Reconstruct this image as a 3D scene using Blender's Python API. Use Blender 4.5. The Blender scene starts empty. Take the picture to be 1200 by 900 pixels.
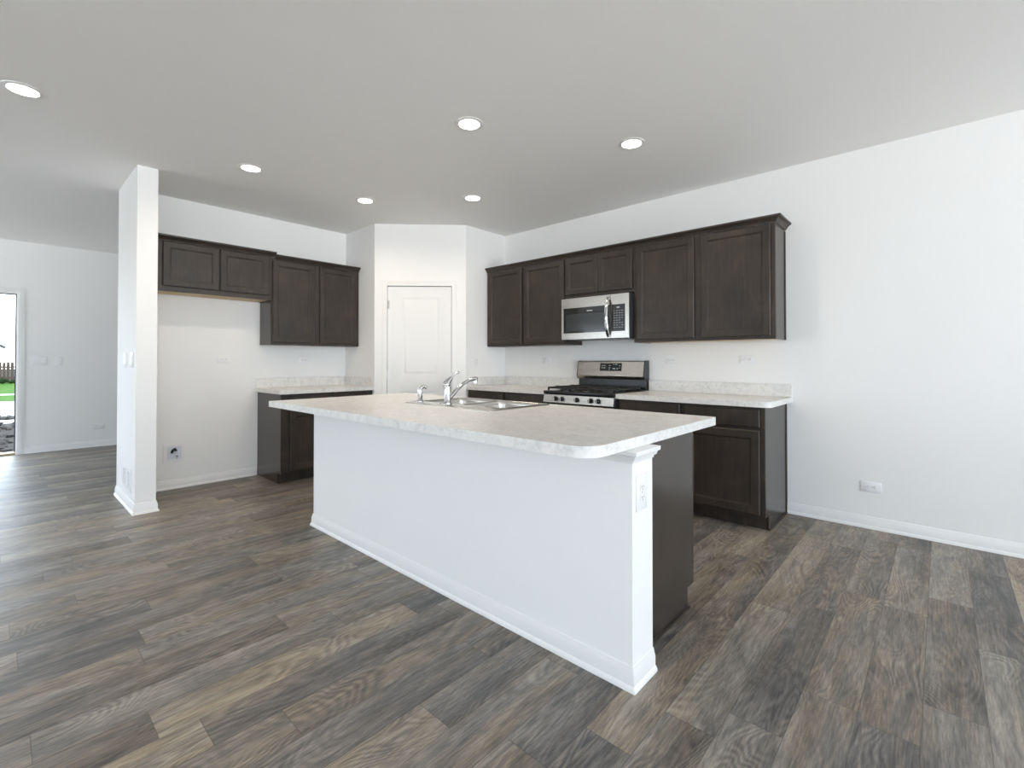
import bpy, bmesh, math, random
from mathutils import Vector, Matrix
from mathutils.geometry import tessellate_polygon

SC = bpy.context.scene
COL = SC.collection
R = math.radians

# ------------------------------------------------------------------ camera, sky, light, exposure
YAW = R(42.3787)
cam_data = bpy.data.cameras.new('camera')
cam_data.sensor_fit = 'HORIZONTAL'
cam_data.sensor_width = 36.0
cam_data.lens = 551.07 / 1200 * 36.0
cam_data.shift_y = (416.94 - 450) / 1200
cam_data.clip_start = 0.05
cam_data.clip_end = 400
cam = bpy.data.objects.new('camera', cam_data)
COL.objects.link(cam)
cam.location = (0, 0, 1.2)
cam.rotation_euler = (R(90) + 0.0107, 0, YAW - R(90))
SC.camera = cam

SKY_STRENGTH = 6.0
LOWER_FILL_STRENGTH = 8.4      # glow added to the world below the horizon to lift the ceiling
LAMP_POWER = 3.8
EXPOSURE = 0.29
SC.view_settings.view_transform = 'Standard'
SC.view_settings.look = 'None'
SC.view_settings.gamma = 1
SC.view_settings.use_curve_mapping = False
SC.view_settings.exposure = EXPOSURE
SC.cycles.use_denoising = True
SC.cycles.max_bounces = 12
SC.cycles.diffuse_bounces = 8
SC.cycles.glossy_bounces = 4
SC.cycles.sample_clamp_indirect = 8
SC.cycles.caustics_reflective = False
SC.cycles.caustics_refractive = False

world = bpy.data.worlds.new('overcast_sky')
SC.world = world
world.use_nodes = True
wt = world.node_tree
wn = wt.nodes['Background']
wc = wt.nodes.new('ShaderNodeTexCoord')
wz = wt.nodes.new('ShaderNodeSeparateXYZ')
wt.links.new(wc.outputs['Generated'], wz.inputs[0])
wr = wt.nodes.new('ShaderNodeMapRange')
wr.inputs['From Min'].default_value = -0.03
wr.inputs['From Max'].default_value = 0.01
wt.links.new(wz.outputs[2], wr.inputs['Value'])
wm = wt.nodes.new('ShaderNodeMix')
wm.data_type = 'RGBA'
wt.links.new(wr.outputs[0], wm.inputs[0])
wm.inputs[6].default_value = (LOWER_FILL_STRENGTH * 0.94, LOWER_FILL_STRENGTH * 0.975, LOWER_FILL_STRENGTH, 1)
wm.inputs[7].default_value = (SKY_STRENGTH * 0.75, SKY_STRENGTH * 0.875, SKY_STRENGTH, 1)
wt.links.new(wm.outputs[2], wn.inputs[0])
wn.inputs[1].default_value = 1.0


def portal(loc, rot, sx, sy):
    """sky portal in a window opening: only guides the sampling of the sky"""
    d = bpy.data.lights.new('window_portal', 'AREA')
    d.shape = 'RECTANGLE'
    d.size, d.size_y = sx, sy
    d.cycles.is_portal = True
    o = bpy.data.objects.new('window_portal', d)
    COL.objects.link(o)
    o.location = loc
    o.rotation_euler = rot


# ------------------------------------------------------------------ dimensions (metres, camera at x=0,y=0)
XR = 4.225          # face of the right wall
YB = 5.335          # face of the kitchen's back wall
YF = 8.744          # face of the far wall of the next room
ZC = 2.739          # ceiling
XL = -4.8           # left wall
YN = -5.8           # wall behind the camera


# ------------------------------------------------------------------ materials
class Nodes:
    def __init__(self, name):
        self.m = bpy.data.materials.new(name)
        self.m.use_nodes = True
        self.t = self.m.node_tree
        self.b = self.t.nodes['Principled BSDF']

    def n(self, kind, **kw):
        node = self.t.nodes.new(kind)
        for k, v in kw.items():
            setattr(node, k, v)
        return node

    def link(self, a, b):
        self.t.links.new(a, b)

    def val(self, sock, v):
        if hasattr(v, 'is_linked') or isinstance(v, bpy.types.NodeSocket):
            self.link(v, sock)
        else:
            sock.default_value = v

    def math(self, op, a, b=None, c=None):
        q = self.n('ShaderNodeMath', operation=op)
        self.val(q.inputs[0], a)
        if b is not None:
            self.val(q.inputs[1], b)
        if c is not None:
            self.val(q.inputs[2], c)
        return q.outputs[0]

    def obj(self):
        return self.n('ShaderNodeTexCoord').outputs['Object']

    def mapping(self, vec, scale=(1, 1, 1), loc=(0, 0, 0)):
        q = self.n('ShaderNodeMapping')
        self.link(vec, q.inputs[0])
        q.inputs['Scale'].default_value = scale
        q.inputs['Location'].default_value = loc
        return q.outputs[0]

    def noise(self, vec, scale, detail=4, rough=0.5, dist=0.0):
        q = self.n('ShaderNodeTexNoise')
        self.link(vec, q.inputs['Vector'])
        q.inputs['Scale'].default_value = scale
        q.inputs['Detail'].default_value = detail
        q.inputs['Roughness'].default_value = rough
        q.inputs['Distortion'].default_value = dist
        return q.outputs['Fac']

    def ramp(self, fac, stops):
        q = self.n('ShaderNodeValToRGB')
        el = q.color_ramp.elements
        while len(el) < len(stops):
            el.new(0.5)
        for e, (p, c) in zip(el, stops):
            e.position = p
            e.color = (*c, 1) if len(c) == 3 else c
        self.link(fac, q.inputs[0])
        return q.outputs[0]

    def mix(self, fac, a, b, mode='MIX'):
        q = self.n('ShaderNodeMix', data_type='RGBA', blend_type=mode)
        self.val(q.inputs[0], fac)
        self.val(q.inputs[6], a if isinstance(a, bpy.types.NodeSocket) else (*a, 1))
        self.val(q.inputs[7], b if isinstance(b, bpy.types.NodeSocket) else (*b, 1))
        return q.outputs[2]

    def bump(self, h, strength=0.1, dist=0.01):
        q = self.n('ShaderNodeBump')
        q.inputs['Strength'].default_value = strength
        q.inputs['Distance'].default_value = dist
        self.link(h, q.inputs['Height'])
        self.link(q.outputs[0], self.b.inputs['Normal'])

    def set(self, **kw):
        for k, v in kw.items():
            s = self.b.inputs[k.replace('_', ' ')]
            if isinstance(v, tuple) and len(v) == 3:
                v = (*v, 1)
            self.val(s, v)
        return self.m


def paint(name, col, rough=0.6, bump=0.04, scale=180):
    k = Nodes(name)
    o = k.obj()
    c = k.mix(k.noise(o, 2.5, 3), tuple(x * 0.985 for x in col), col)
    k.set(Base_Color=c, Roughness=rough)
    if bump:
        k.bump(k.noise(o, scale, 3), bump, 0.002)
    return k.m


def plain(name, col, rough=0.5, metal=0.0, var=0.06, scale=30, spec=0.5):
    k = Nodes(name)
    c = k.mix(k.noise(k.obj(), scale, 3), tuple(x * (1 - var) for x in col), tuple(min(1, x * (1 + var)) for x in col))
    k.b.inputs['Specular IOR Level'].default_value = spec
    return k.set(Base_Color=c, Roughness=rough, Metallic=metal)


def stained_wood(name, d=1.0, rough=0.40, spec=0.38, bump=True):
    k = Nodes(name)
    o = k.obj()
    r = k.n('ShaderNodeObjectInfo').outputs['Random']
    off = k.n('ShaderNodeCombineXYZ')
    k.link(k.math('MULTIPLY', r, 23.0), off.inputs[0])
    k.link(k.math('MULTIPLY', r, 11.0), off.inputs[2])
    va = k.n('ShaderNodeVectorMath', operation='ADD')
    k.link(o, va.inputs[0])
    k.link(off.outputs[0], va.inputs[1])
    v = va.outputs[0]
    grain = k.noise(k.mapping(v, (34, 34, 2.2)), 2.0, 6, 0.6, 0.3)
    blotch = k.noise(v, 5.0, 4, 0.55, 0.4)
    c1 = k.ramp(blotch, [(0.30, (0.028 * d, 0.0235 * d, 0.021 * d)), (0.52, (0.046 * d, 0.0365 * d, 0.0300 * d)), (0.74, (0.074 * d, 0.0545 * d, 0.0400 * d))])
    c = k.mix(0.35, c1, k.ramp(grain, [(0.3, (0.018 * d, 0.0150 * d, 0.0140 * d)), (0.7, (0.086 * d, 0.065 * d, 0.050 * d))]))
    k.set(Base_Color=c, Roughness=rough)
    k.b.inputs['Specular IOR Level'].default_value = spec
    if bump:
        k.bump(grain, 0.05, 0.001)
    return k.m


def laminate(name):
    k = Nodes(name)
    o = k.obj()
    n1 = k.noise(k.mapping(o, (1.0, 0.8, 1)), 7.0, 8, 0.62, 1.6)
    n2 = k.noise(o, 34.0, 8, 0.65, 0.8)
    c1 = k.ramp(n1, [(0.30, (0.60, 0.60, 0.605)), (0.48, (0.735, 0.725, 0.705)), (0.62, (0.80, 0.79, 0.77)), (0.8, (0.69, 0.665, 0.63))])
    c = k.mix(0.45, c1, k.ramp(n2, [(0.34, (0.50, 0.50, 0.505)), (0.5, (0.76, 0.75, 0.73)), (0.7, (0.84, 0.835, 0.82))]))
    return k.set(Base_Color=c, Roughness=0.30)


def brushed(name, col=(0.62, 0.60, 0.57), rough=0.28, axis=(2, 2, 160)):
    k = Nodes(name)
    g = k.noise(k.mapping(k.obj(), axis), 6.0, 4)
    k.set(Base_Color=k.mix(g, tuple(x * 0.93 for x in col), col), Metallic=1.0,
          Roughness=k.math('MULTIPLY_ADD', g, 0.12, rough - 0.06))
    return k.m


def floor_mat():
    k = Nodes('wood_plank_vinyl')
    W, L = 0.1625, 1.0
    sep = k.n('ShaderNodeSeparateXYZ')
    k.link(k.obj(), sep.inputs[0])
    x, y = sep.outputs[0], sep.outputs[1]
    ys = k.math('DIVIDE', k.math('SUBTRACT', y, 0.0555), W)
    row = k.math('FLOOR', ys)
    w1 = k.n('ShaderNodeTexWhiteNoise', noise_dimensions='1D')
    k.link(k.math('ADD', row, 7.31), w1.inputs['W'])
    xs = k.math('ADD', k.math('DIVIDE', x, L), k.math('MULTIPLY', w1.outputs['Value'], 7.0))
    colm = k.math('FLOOR', xs)
    cell = k.n('ShaderNodeCombineXYZ')
    k.link(row, cell.inputs[0])
    k.link(colm, cell.inputs[1])
    w2 = k.n('ShaderNodeTexWhiteNoise', noise_dimensions='3D')
    k.link(cell.outputs[0], w2.inputs['Vector'])
    rs = k.n('ShaderNodeSeparateColor')
    k.link(w2.outputs['Color'], rs.inputs[0])
    r1, r2, r3 = rs.outputs[0], rs.outputs[1], rs.outputs[2]
    # distance to a seam
    fy = k.math('FRACT', ys)
    fx = k.math('FRACT', xs)
    dy = k.math('MULTIPLY', k.math('MINIMUM', fy, k.math('SUBTRACT', 1.0, fy)), W)
    dx = k.math('MULTIPLY', k.math('MINIMUM', fx, k.math('SUBTRACT', 1.0, fx)), L)
    seam = k.math('LESS_THAN', k.math('MINIMUM', dx, dy), 0.0012)
    # plank-local coordinates, shifted per plank
    pv = k.n('ShaderNodeCombineXYZ')
    k.link(k.math('ADD', x, k.math('MULTIPLY', r1, 61.0)), pv.inputs[0])
    k.link(k.math('ADD', y, k.math('MULTIPLY', r2, 37.0)), pv.inputs[1])
    k.link(k.math('MULTIPLY', r3, 19.0), pv.inputs[2])
    p = pv.outputs[0]
    fig = k.noise(k.mapping(p, (1.0, 3.4, 1)), 1.25, 2, 0.4, 0.55)
    rings = k.math('MULTIPLY_ADD', k.math('SINE', k.math('MULTIPLY', fig, 185.0)), 0.5, 0.5)
    figmask = k.ramp(k.noise(k.mapping(p, (1.0, 3.0, 1)), 2.0, 2), [(0.38, (0, 0, 0)), (0.62, (1, 1, 1))])
    rings = k.math('MULTIPLY', k.math('SUBTRACT', rings, 0.5), figmask)
    fine = k.noise(k.mapping(p, (5.5, 58, 1)), 2.4, 6, 0.72, 0.35)
    mid = k.noise(k.mapping(p, (1.5, 15, 1)), 2.0, 7, 0.65, 1.0)
    big = k.noise(k.mapping(p, (1.0, 2.6, 1)), 3.0, 5, 0.6, 0.9)
    tone = k.math('ADD', k.math('MULTIPLY', mid, 0.40), k.math('MULTIPLY', fine, 0.60))
    tone = k.math('ADD', tone, k.math('MULTIPLY', rings, 0.115))
    tone = k.math('ADD', tone, k.math('MULTIPLY', k.math('SUBTRACT', big, 0.5), 0.42))
    tone = k.math('ADD', tone, k.math('MULTIPLY', k.math('SUBTRACT', r3, 0.5), 0.15))
    lean = k.math('MULTIPLY', k.math('SUBTRACT', fy, 0.5), k.math('MULTIPLY_ADD', r1, 0.16, -0.02))
    tone = k.math('ADD', tone, lean)
    cg = k.ramp(tone, [(0.30, (0.042, 0.041, 0.042)), (0.44, (0.104, 0.097, 0.092)), (0.56, (0.178, 0.163, 0.146)), (0.72, (0.315, 0.283, 0.243))])
    cb = k.ramp(tone, [(0.30, (0.046, 0.039, 0.034)), (0.44, (0.118, 0.098, 0.077)), (0.56, (0.202, 0.164, 0.121)), (0.72, (0.350, 0.282, 0.200))])
    warm = k.noise(k.mapping(p, (1.0, 6.0, 1)), 1.7, 4, 0.6)
    c = k.mix(k.ramp(k.math('ADD', warm, k.math('MULTIPLY', k.math('SUBTRACT', r2, 0.5), 0.2)), [(0.40, (0, 0, 0)), (0.66, (1, 1, 1))]), cg, cb)
    c = k.mix(k.math('MULTIPLY', seam, 0.6), c, (0.04, 0.035, 0.031))
    c = k.mix(1.0, c, (1.22, 1.22, 1.23), 'MULTIPLY')
    k.set(Base_Color=c, Roughness=k.math('MULTIPLY_ADD', fine, 0.20, 0.33))
    k.b.inputs['Specular IOR Level'].default_value = 0.5
    k.bump(k.math('SUBTRACT', k.math('ADD', fine, k.math('MULTIPLY', mid, 0.5)), seam), 0.16, 0.0015)
    return k.m


def emissive(name, col, strength):
    k = Nodes(name)
    k.set(Base_Color=(0.8, 0.8, 0.8), Roughness=0.5, Emission_Color=col, Emission_Strength=strength)
    return k.m


M = dict(
    wall=paint('white_wall_paint', (0.865, 0.865, 0.86), 0.65),
    ceiling=paint('white_ceiling_paint', (0.90, 0.895, 0.885), 0.8),
    trim=paint('white_trim_enamel', (0.83, 0.83, 0.825), 0.32, 0),
    door=paint('white_door_enamel', (0.82, 0.82, 0.815), 0.38, 0.02, 60),
    floor=floor_mat(),
    wood=stained_wood('dark_stained_maple', 0.82),
    veneer=stained_wood('dark_stained_veneer', 0.82, 0.24, 0.55, False),
    raw=plain('raw_maple_underside', (0.62, 0.45, 0.24), 0.5, 0, 0.1, 12),
    top=laminate('pale_marbled_laminate'),
    steel=brushed('brushed_steel', (0.50, 0.475, 0.44)),
    steelv=brushed('brushed_steel_upright', (0.50, 0.475, 0.44), axis=(160, 160, 2)),
    basin=brushed('sink_steel', (0.56, 0.54, 0.50), 0.22, (60, 3, 60)),
    chrome=plain('polished_chrome', (0.66, 0.66, 0.68), 0.07, 1.0, 0.02),
    blackm=plain('black_enamel', (0.012, 0.012, 0.013), 0.28),
    iron=plain('cast_iron', (0.016, 0.016, 0.017), 0.55, 0, 0.2, 90),
    glassb=plain('smoked_black_glass', (0.013, 0.014, 0.015), 0.06),
    glassw=plain('dark_oven_window', (0.035, 0.04, 0.042), 0.12),
    darkgrey=plain('dark_grey_metal', (0.04, 0.042, 0.05), 0.45),
    plastic=plain('white_plastic', (0.84, 0.84, 0.85), 0.3, 0, 0.01),
    slot=plain('slot_shadow_plastic', (0.10, 0.10, 0.11), 0.6),
    print_=plain('grey_key_print', (0.45, 0.46, 0.48), 0.5),
    lcd=plain('pale_lcd_print', (0.75, 0.77, 0.8), 0.5),
    brass=plain('satin_nickel', (0.55, 0.53, 0.50), 0.35, 1.0),
    rubber=plain('black_rubber', (0.02, 0.02, 0.022), 0.7),
    lamp=emissive('lit_lamp_lens', (1.0, 0.92, 0.80), 14.0),
    gap=plain('weatherstrip', (0.03, 0.03, 0.04), 0.7),
    sill=plain('oak_threshold', (0.50, 0.38, 0.22), 0.45, 0, 0.15),
    grass=plain('mown_grass', (0.034, 0.082, 0.010), 0.9, 0, 0.35, 6, 0.05),
    concrete=plain('pale_concrete', (0.50, 0.49, 0.47), 0.85, 0, 0.08, 4),
    soil=plain('grey_brown_soil', (0.040, 0.035, 0.031), 0.95, 0, 0.4, 9, 0.05),
    stone=plain('broken_grey_stone', (0.055, 0.050, 0.047), 0.9, 0, 0.5, 11, 0.05),
    fence=plain('weathered_fence_board', (0.060, 0.046, 0.036), 0.85, 0, 0.3, 14, 0.05),
    hedge=plain('dark_hedge_leaf', (0.010, 0.022, 0.007), 0.9, 0, 0.4, 14, 0.05),
    siding=plain('white_siding', (0.62, 0.63, 0.64), 0.7, 0, 0.03),
    shingle=plain('grey_roof_shingle', (0.30, 0.30, 0.31), 0.85, 0, 0.2, 8, 0.05),
)


# ------------------------------------------------------------------ mesh builder
class MB:
    """collects shapes and links them as ONE mesh object"""

    def __init__(self):
        self.bm = bmesh.new()
        self.mi = 0

    def _add(self, t):
        for f in t.faces:
            f.material_index = self.mi
        me = bpy.data.meshes.new('t')
        t.to_mesh(me)
        t.free()
        self.bm.from_mesh(me)
        bpy.data.meshes.remove(me)

    def box(self, x0, x1, y0, y1, z0, z1, bevel=0.0, seg=2, rot=None):
        t = bmesh.new()
        bmesh.ops.create_cube(t, size=1)
        bmesh.ops.scale(t, vec=(abs(x1 - x0), abs(y1 - y0), abs(z1 - z0)), verts=t.verts)
        if bevel:
            bmesh.ops.bevel(t, geom=t.edges[:], offset=bevel, segments=seg, profile=0.5, affect='EDGES')
        if rot is not None:
            bmesh.ops.rotate(t, cent=(0, 0, 0), matrix=rot, verts=t.verts)
        bmesh.ops.translate(t, vec=((x0 + x1) / 2, (y0 + y1) / 2, (z0 + z1) / 2), verts=t.verts)
        self._add(t)
        return self

    def loft(self, rings, closed=True, cap0=True, cap1=True):
        """rings: lists of equally many points"""
        vs = [[self.bm.verts.new(p) for p in ring] for ring in rings]
        n = len(rings[0])
        for a, b in zip(vs[:-1], vs[1:]):
            for i in range(n if closed else n - 1):
                j = (i + 1) % n
                if len({a[i], a[j], b[j], b[i]}) == 4:
                    self.bm.faces.new((a[i], a[j], b[j], b[i]))
        if cap0:
            self.bm.faces.new(vs[0][::-1])
        if cap1:
            self.bm.faces.new(vs[-1])
        return self

    def tube(self, pts, rad, seg=14):
        pts = [Vector(p) for p in pts]
        if not isinstance(rad, (list, tuple)):
            rad = [rad] * len(pts)
        rings = []
        up = None
        for i, p in enumerate(pts):
            d = (pts[min(i + 1, len(pts) - 1)] - pts[max(i - 1, 0)]).normalized()
            if up is None:
                up = d.orthogonal().normalized()
            u = (up - d * up.dot(d)).normalized()
            up = u
            v = d.cross(u)
            rings.append([p + (u * math.cos(2 * math.pi * k / seg) + v * math.sin(2 * math.pi * k / seg)) * rad[i] for k in range(seg)])
        return self.loft(rings)

    def lathe(self, prof, c=(0, 0, 0), seg=28, axis='z'):
        rings = []
        for r, h in prof:
            r = max(r, 1e-4)
            ring = []
            for k in range(seg):
                a = 2 * math.pi * k / seg
                p = (r * math.cos(a), r * math.sin(a), h)
                if axis == 'y':
                    p = (p[0], -h, p[1])
                elif axis == 'x':
                    p = (h, p[0], p[1])
                ring.append((p[0] + c[0], p[1] + c[1], p[2] + c[2]))
            rings.append(ring)
        return self.loft(rings)

    def ball(self, c, r, sx=1, sy=1, sz=1, sub=2):
        t = bmesh.new()
        bmesh.ops.create_icosphere(t, subdivisions=sub, radius=r)
        bmesh.ops.scale(t, vec=(sx, sy, sz), verts=t.verts)
        bmesh.ops.translate(t, vec=c, verts=t.verts)
        self._add(t)
        return self

    def prism(self, poly, z0, z1):
        return self.loft([[(x, y, z0) for x, y in poly], [(x, y, z1) for x, y in poly]])

    def slab(self, outer, holes, z0, z1):
        """flat slab with holes through it"""
        loops = [[Vector((x, y, 0)) for x, y in outer]] + [[Vector((x, y, 0)) for x, y in h] for h in holes]
        flat = [p for l in loops for p in l]
        tris = tessellate_polygon(loops)
        lo = [self.bm.verts.new((p.x, p.y, z0)) for p in flat]
        hi = [self.bm.verts.new((p.x, p.y, z1)) for p in flat]
        for a, b, c in tris:
            self.bm.faces.new((hi[a], hi[b], hi[c]))
            self.bm.faces.new((lo[c], lo[b], lo[a]))
        s = 0
        for l in loops:
            n = len(l)
            for i in range(n):
                j = (i + 1) % n
                self.bm.faces.new((lo[s + i], lo[s + j], hi[s + j], hi[s + i]))
            s += n
        return self

    def sweep(self, path, prof, side=1):
        """moulding: profile (out, z) carried along a plan path with mitred corners"""
        P = [Vector((x, y)) for x, y in path]
        dirs = [(b - a).normalized() for a, b in zip(P[:-1], P[1:])]
        nor = [Vector((d.y, -d.x)) * side for d in dirs]
        rings = []
        for i, p in enumerate(P):
            if i == 0:
                m = nor[0]
            elif i == len(P) - 1:
                m = nor[-1]
            else:
                m = nor[i - 1] + nor[i]
                m = m / max(1e-6, m.dot(nor[i]))
            rings.append([(p.x + m.x * o, p.y + m.y * o, z) for o, z in prof])
        return self.loft(rings)

    def frame_panel(self, w, h, t, fr, step=0.011, bead=0.008, x=0.0, y=0.0, z=0.0, edge=0.005):
        """shaker front: framed, bevelled edge, recessed flat panel. Front face at y, back at y+t."""
        def rect(m, yy):
            return [(x + m, yy, z + m), (x + w - m, yy, z + m), (x + w - m, yy, z + h - m), (x + m, yy, z + h - m)]
        self.loft([rect(0, y + t), rect(0, y + edge), rect(edge, y), rect(fr, y), rect(fr + 0.002, y + 0.004),
                   rect(fr + bead, y + 0.006), rect(fr + bead + 0.003, y + step), rect(fr + bead + 0.02, y + step)])
        return self

    def build(self, name, mat, parent=None, smooth=True, angle=32):
        bmesh.ops.remove_doubles(self.bm, verts=self.bm.verts, dist=1e-6)
        bmesh.ops.recalc_face_normals(self.bm, faces=self.bm.faces)
        me = bpy.data.meshes.new(name)
        self.bm.to_mesh(me)
        self.bm.free()
        for m_ in (mat if isinstance(mat, list) else [mat]):
            me.materials.append(m_)
        if smooth:
            for p in me.polygons:
                p.use_smooth = True
            me.set_sharp_from_angle(angle=R(angle))
        o = bpy.data.objects.new(name, me)
        COL.objects.link(o)
        if parent is not None:
            o.parent = parent
        return o


def tag(o, label=None, cat=None, group=None, kind=None):
    if label:
        o['label'] = label
    if cat:
        o['category'] = cat
    if group:
        o['group'] = group
    if kind:
        o['kind'] = kind
    return o


def thing(name, label, cat, loc=(0, 0, 0), rz=0.0, group=None):
    o = bpy.data.objects.new(name, None)
    o.empty_display_size = 0.05
    COL.objects.link(o)
    o.location = loc
    o.rotation_euler = (0, 0, rz)
    return tag(o, label, cat, group)


def structure(name, mb, mat, parent=None, **kw):
    o = mb.build(name, mat, parent, **kw)
    if parent is None:
        o['kind'] = 'structure'
    return o


def rrect(x0, x1, y0, y1, r, seg=6):
    pts = []
    for cx, cy, a0 in ((x1 - r, y0 + r, -90), (x1 - r, y1 - r, 0), (x0 + r, y1 - r, 90), (x0 + r, y0 + r, 180)):
        for i in range(seg + 1):
            a = R(a0 + 90 * i / seg)
            pts.append((cx + r * math.cos(a), cy + r * math.sin(a)))
    return pts


FACE_BACK = 0.0        # fronts on the back wall look towards -y
FACE_RIGHT = R(-90)    # fronts on the right wall look towards -x
FACE_ISLAND = R(90)    # island fronts look towards +x

# ------------------------------------------------------------------ the room
structure('floor', MB().box(XL, XR, YN, YF, -0.12, 0), M['floor'], smooth=False)
structure('ceiling', MB().box(XL - 0.15, XR + 0.15, YN - 0.15, YF + 0.15, ZC, ZC + 0.12), M['ceiling'], smooth=False)
structure('wall_right', MB().box(XR, XR + 0.15, YN - 0.15, YF + 0.15, -0.12, ZC), M['wall'], smooth=False)
structure('wall_back', MB().box(0.867, XR, YB, YB + 0.146, 0, ZC), M['wall'], smooth=False)
structure('wall_wing', MB().box(0.734, 0.867, 4.646, YB + 0.146, 0, ZC), M['wall'], smooth=False)

# pantry corner: two stub walls and a diagonal wall with a door opening
PA = Vector((2.851, 4.689))
PB = Vector((3.577, 3.971))
PD = (PB - PA).normalized()
PN = Vector((-PD.y, PD.x))           # into the pantry
PLEN = (PB - PA).length


def diag(s, t):
    q = PA + PD * s + PN * t
    return (q.x, q.y)


pw = MB()
TH = 0.10
pw.prism([(2.851, YB), (2.851, 4.689), diag(0.142, 0), diag(0.142, TH), (2.851 + TH, 4.689 + 0.041), (2.851 + TH, YB)], 0, ZC)
pw.prism([diag(0.862, 0), (3.577, 3.971), (XR, 3.971), (XR, 3.971 + TH), (3.577 + 0.041, 3.971 + TH), diag(0.862, TH)], 0, ZC)
pw.prism([diag(0.142, 0), diag(0.862, 0), diag(0.862, TH), diag(0.142, TH)], 2.043, ZC)
structure('wall_pantry', pw, M['wall'], smooth=False)

# far wall with the open front doorway and a window further left
fw = MB()
DX0, DX1, DZ = -0.76, 0.182, 2.072
for a, b, c, d in ((XL, -4.0, 0, ZC), (-4.0, -1.3, 0, 0.5), (-4.0, -1.3, 2.2, ZC), (-1.3, DX0, 0, ZC), (DX0, DX1, DZ, ZC), (DX1, XR, 0, ZC)):
    fw.box(a, b, YF, YF + 0.15, c, d)
structure('wall_far', fw, M['wall'], smooth=False)
lw = MB()
for a, b, c, d in ((YN, -1.6, 0, ZC), (-1.6, 0.8, 0, 0.02), (-1.6, 0.8, 2.05, ZC), (0.8, 5.4, 0, ZC), (5.4, 8.4, 0, 0.3), (5.4, 8.4, 2.2, ZC), (8.4, YF + 0.15, 0, ZC)):
    lw.box(XL - 0.15, XL, a, b, c, d)
structure('wall_left', lw, M['wall'], smooth=False)
rw = MB()
for a, b, c, d in ((XL - 0.15, -4.4, 0, ZC), (-4.4, -0.7, 0, 0.3), (-4.4, -0.7, 2.4, ZC), (-0.7, -0.3, 0, ZC), (-0.3, 4.0, 0, 0.02), (-0.3, 4.0, 2.4, ZC), (4.0, XR, 0, ZC)):
    rw.box(a, b, YN - 0.15, YN, c, d)
structure('wall_rear', rw, M['wall'], smooth=False)


def window_frame(n, x0, x1, z0, z1, loc, rz, mull):
    """white frame in an opening; local x along the wall, y through it"""
    f = MB()
    b = 0.06
    f.box(x0, x1, 0.04, 0.11, z0, z0 + b).box(x0, x1, 0.04, 0.11, z1 - b, z1)
    for i in range(mull + 1):
        c = x0 + b / 2 + (x1 - x0 - b) * i / mull
        f.box(c - b / 2, c + b / 2, 0.045, 0.105, z0 + b, z1 - b)
    o = structure('window_%d' % n, f, M['trim'], smooth=False)
    o.location = loc
    o.rotation_euler = (0, 0, rz)


window_frame(1, -0.3, 4.0, 0.02, 2.4, (0, YN - 0.15, 0), 0, 2)
window_frame(2, -4.4, -0.7, 0.3, 2.4, (0, YN - 0.15, 0), 0, 2)
window_frame(3, -1.6, 0.8, 0.02, 2.05, (XL, 0, 0), R(90), 3)
window_frame(4, 5.4, 8.4, 0.3, 2.2, (XL, 0, 0), R(90), 2)
window_frame(5, -4.0, -1.3, 0.5, 2.2, (0, YF, 0), 0, 2)
portal((1.85, YN - 0.14, 1.21), (R(90), 0, R(180)), 4.3, 2.38)
portal((-2.55, YN - 0.14, 1.35), (R(90), 0, R(180)), 3.7, 2.1)
portal((XL - 0.14, -0.4, 1.035), (R(90), 0, R(-90)), 2.4, 2.03)
portal((XL - 0.14, 6.9, 1.25), (R(90), 0, R(-90)), 3.0, 1.9)
portal((-2.65, YF + 0.14, 1.35), (R(90), 0, 0), 2.7, 1.7)
portal(((DX0 + DX1) / 2, YF + 0.14, DZ / 2), (R(90), 0, 0), DX1 - DX0, DZ)

# baseboards
BASE = [(0, 0), (0.019, 0), (0.019, 0.010), (0.014, 0.019), (0.011, 0.021), (0.011, 0.058), (0.007, 0.070), (0.004, 0.084), (0, 0.086)]
structure('baseboard_right', MB().sweep([(XR, YN), (XR, 0.904)], BASE, -1), M['trim'])
structure('baseboard_back', MB().sweep([(1.856, YB), (0.867, YB)], BASE, -1), M['trim'])
structure('baseboard_wing', MB().sweep([(0.867, YB - 0.02), (0.867, 4.646), (0.734, 4.646), (0.734, YB + 0.146)], BASE, -1), M['trim'])
structure('baseboard_far', MB().sweep([(XR, YF), (DX1 + 0.06, YF)], BASE, -1), M['trim'])
structure('baseboard_pantry', MB().sweep([diag(0.915, 0), (3.577, 3.971), (3.60, 3.971)], BASE, 1), M['trim'])

# casings
CAS = [(0, 0), (0, 0.014), (0.010, 0.017), (0.044, 0.011), (0.056, 0.009), (0.056, 0)]


def casing(name, s0, s1, top, place, w=0.056):
    """door casing: profile mitred round jamb and head; place(s, out) gives plan coordinates"""
    mb = MB()
    rings = []
    for s, z, dx, dz in ((s0, 0, -1, 0), (s0, top, -1, 1), (s1, top, 1, 1), (s1, 0, 1, 0)):
        ring = []
        for a, o in CAS:
            a = a / 0.056 * w
            p = place(s + dx * a, o)
            ring.append((p[0], p[1], z + dz * a))
        rings.append(ring)
    mb.loft(rings)
    return structure(name, mb, M['trim'])


casing('trim_1', 0.142, 0.862, 2.043, lambda s, o: diag(s, -o))
casing('trim_2', DX0, DX1, DZ, lambda s, o: (s, YF - o), 0.062)

# pantry door (two moulded panels, hinges, knob)
d1 = bpy.data.objects.new('door_1', None)
COL.objects.link(d1)
d1.location = (*diag(0.146, 0.004), 0)
d1.rotation_euler = (0, 0, math.atan2(PD.y, PD.x))
d1['kind'] = 'structure'
d1['label'] = 'white two panel pantry door in the diagonal corner wall'
DW, DH = 0.712, 2.037
slab = MB()
holes = [(0.158, 0.576, 1.030, 1.920), (0.158, 0.576, 0.22, 0.86)]


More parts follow.
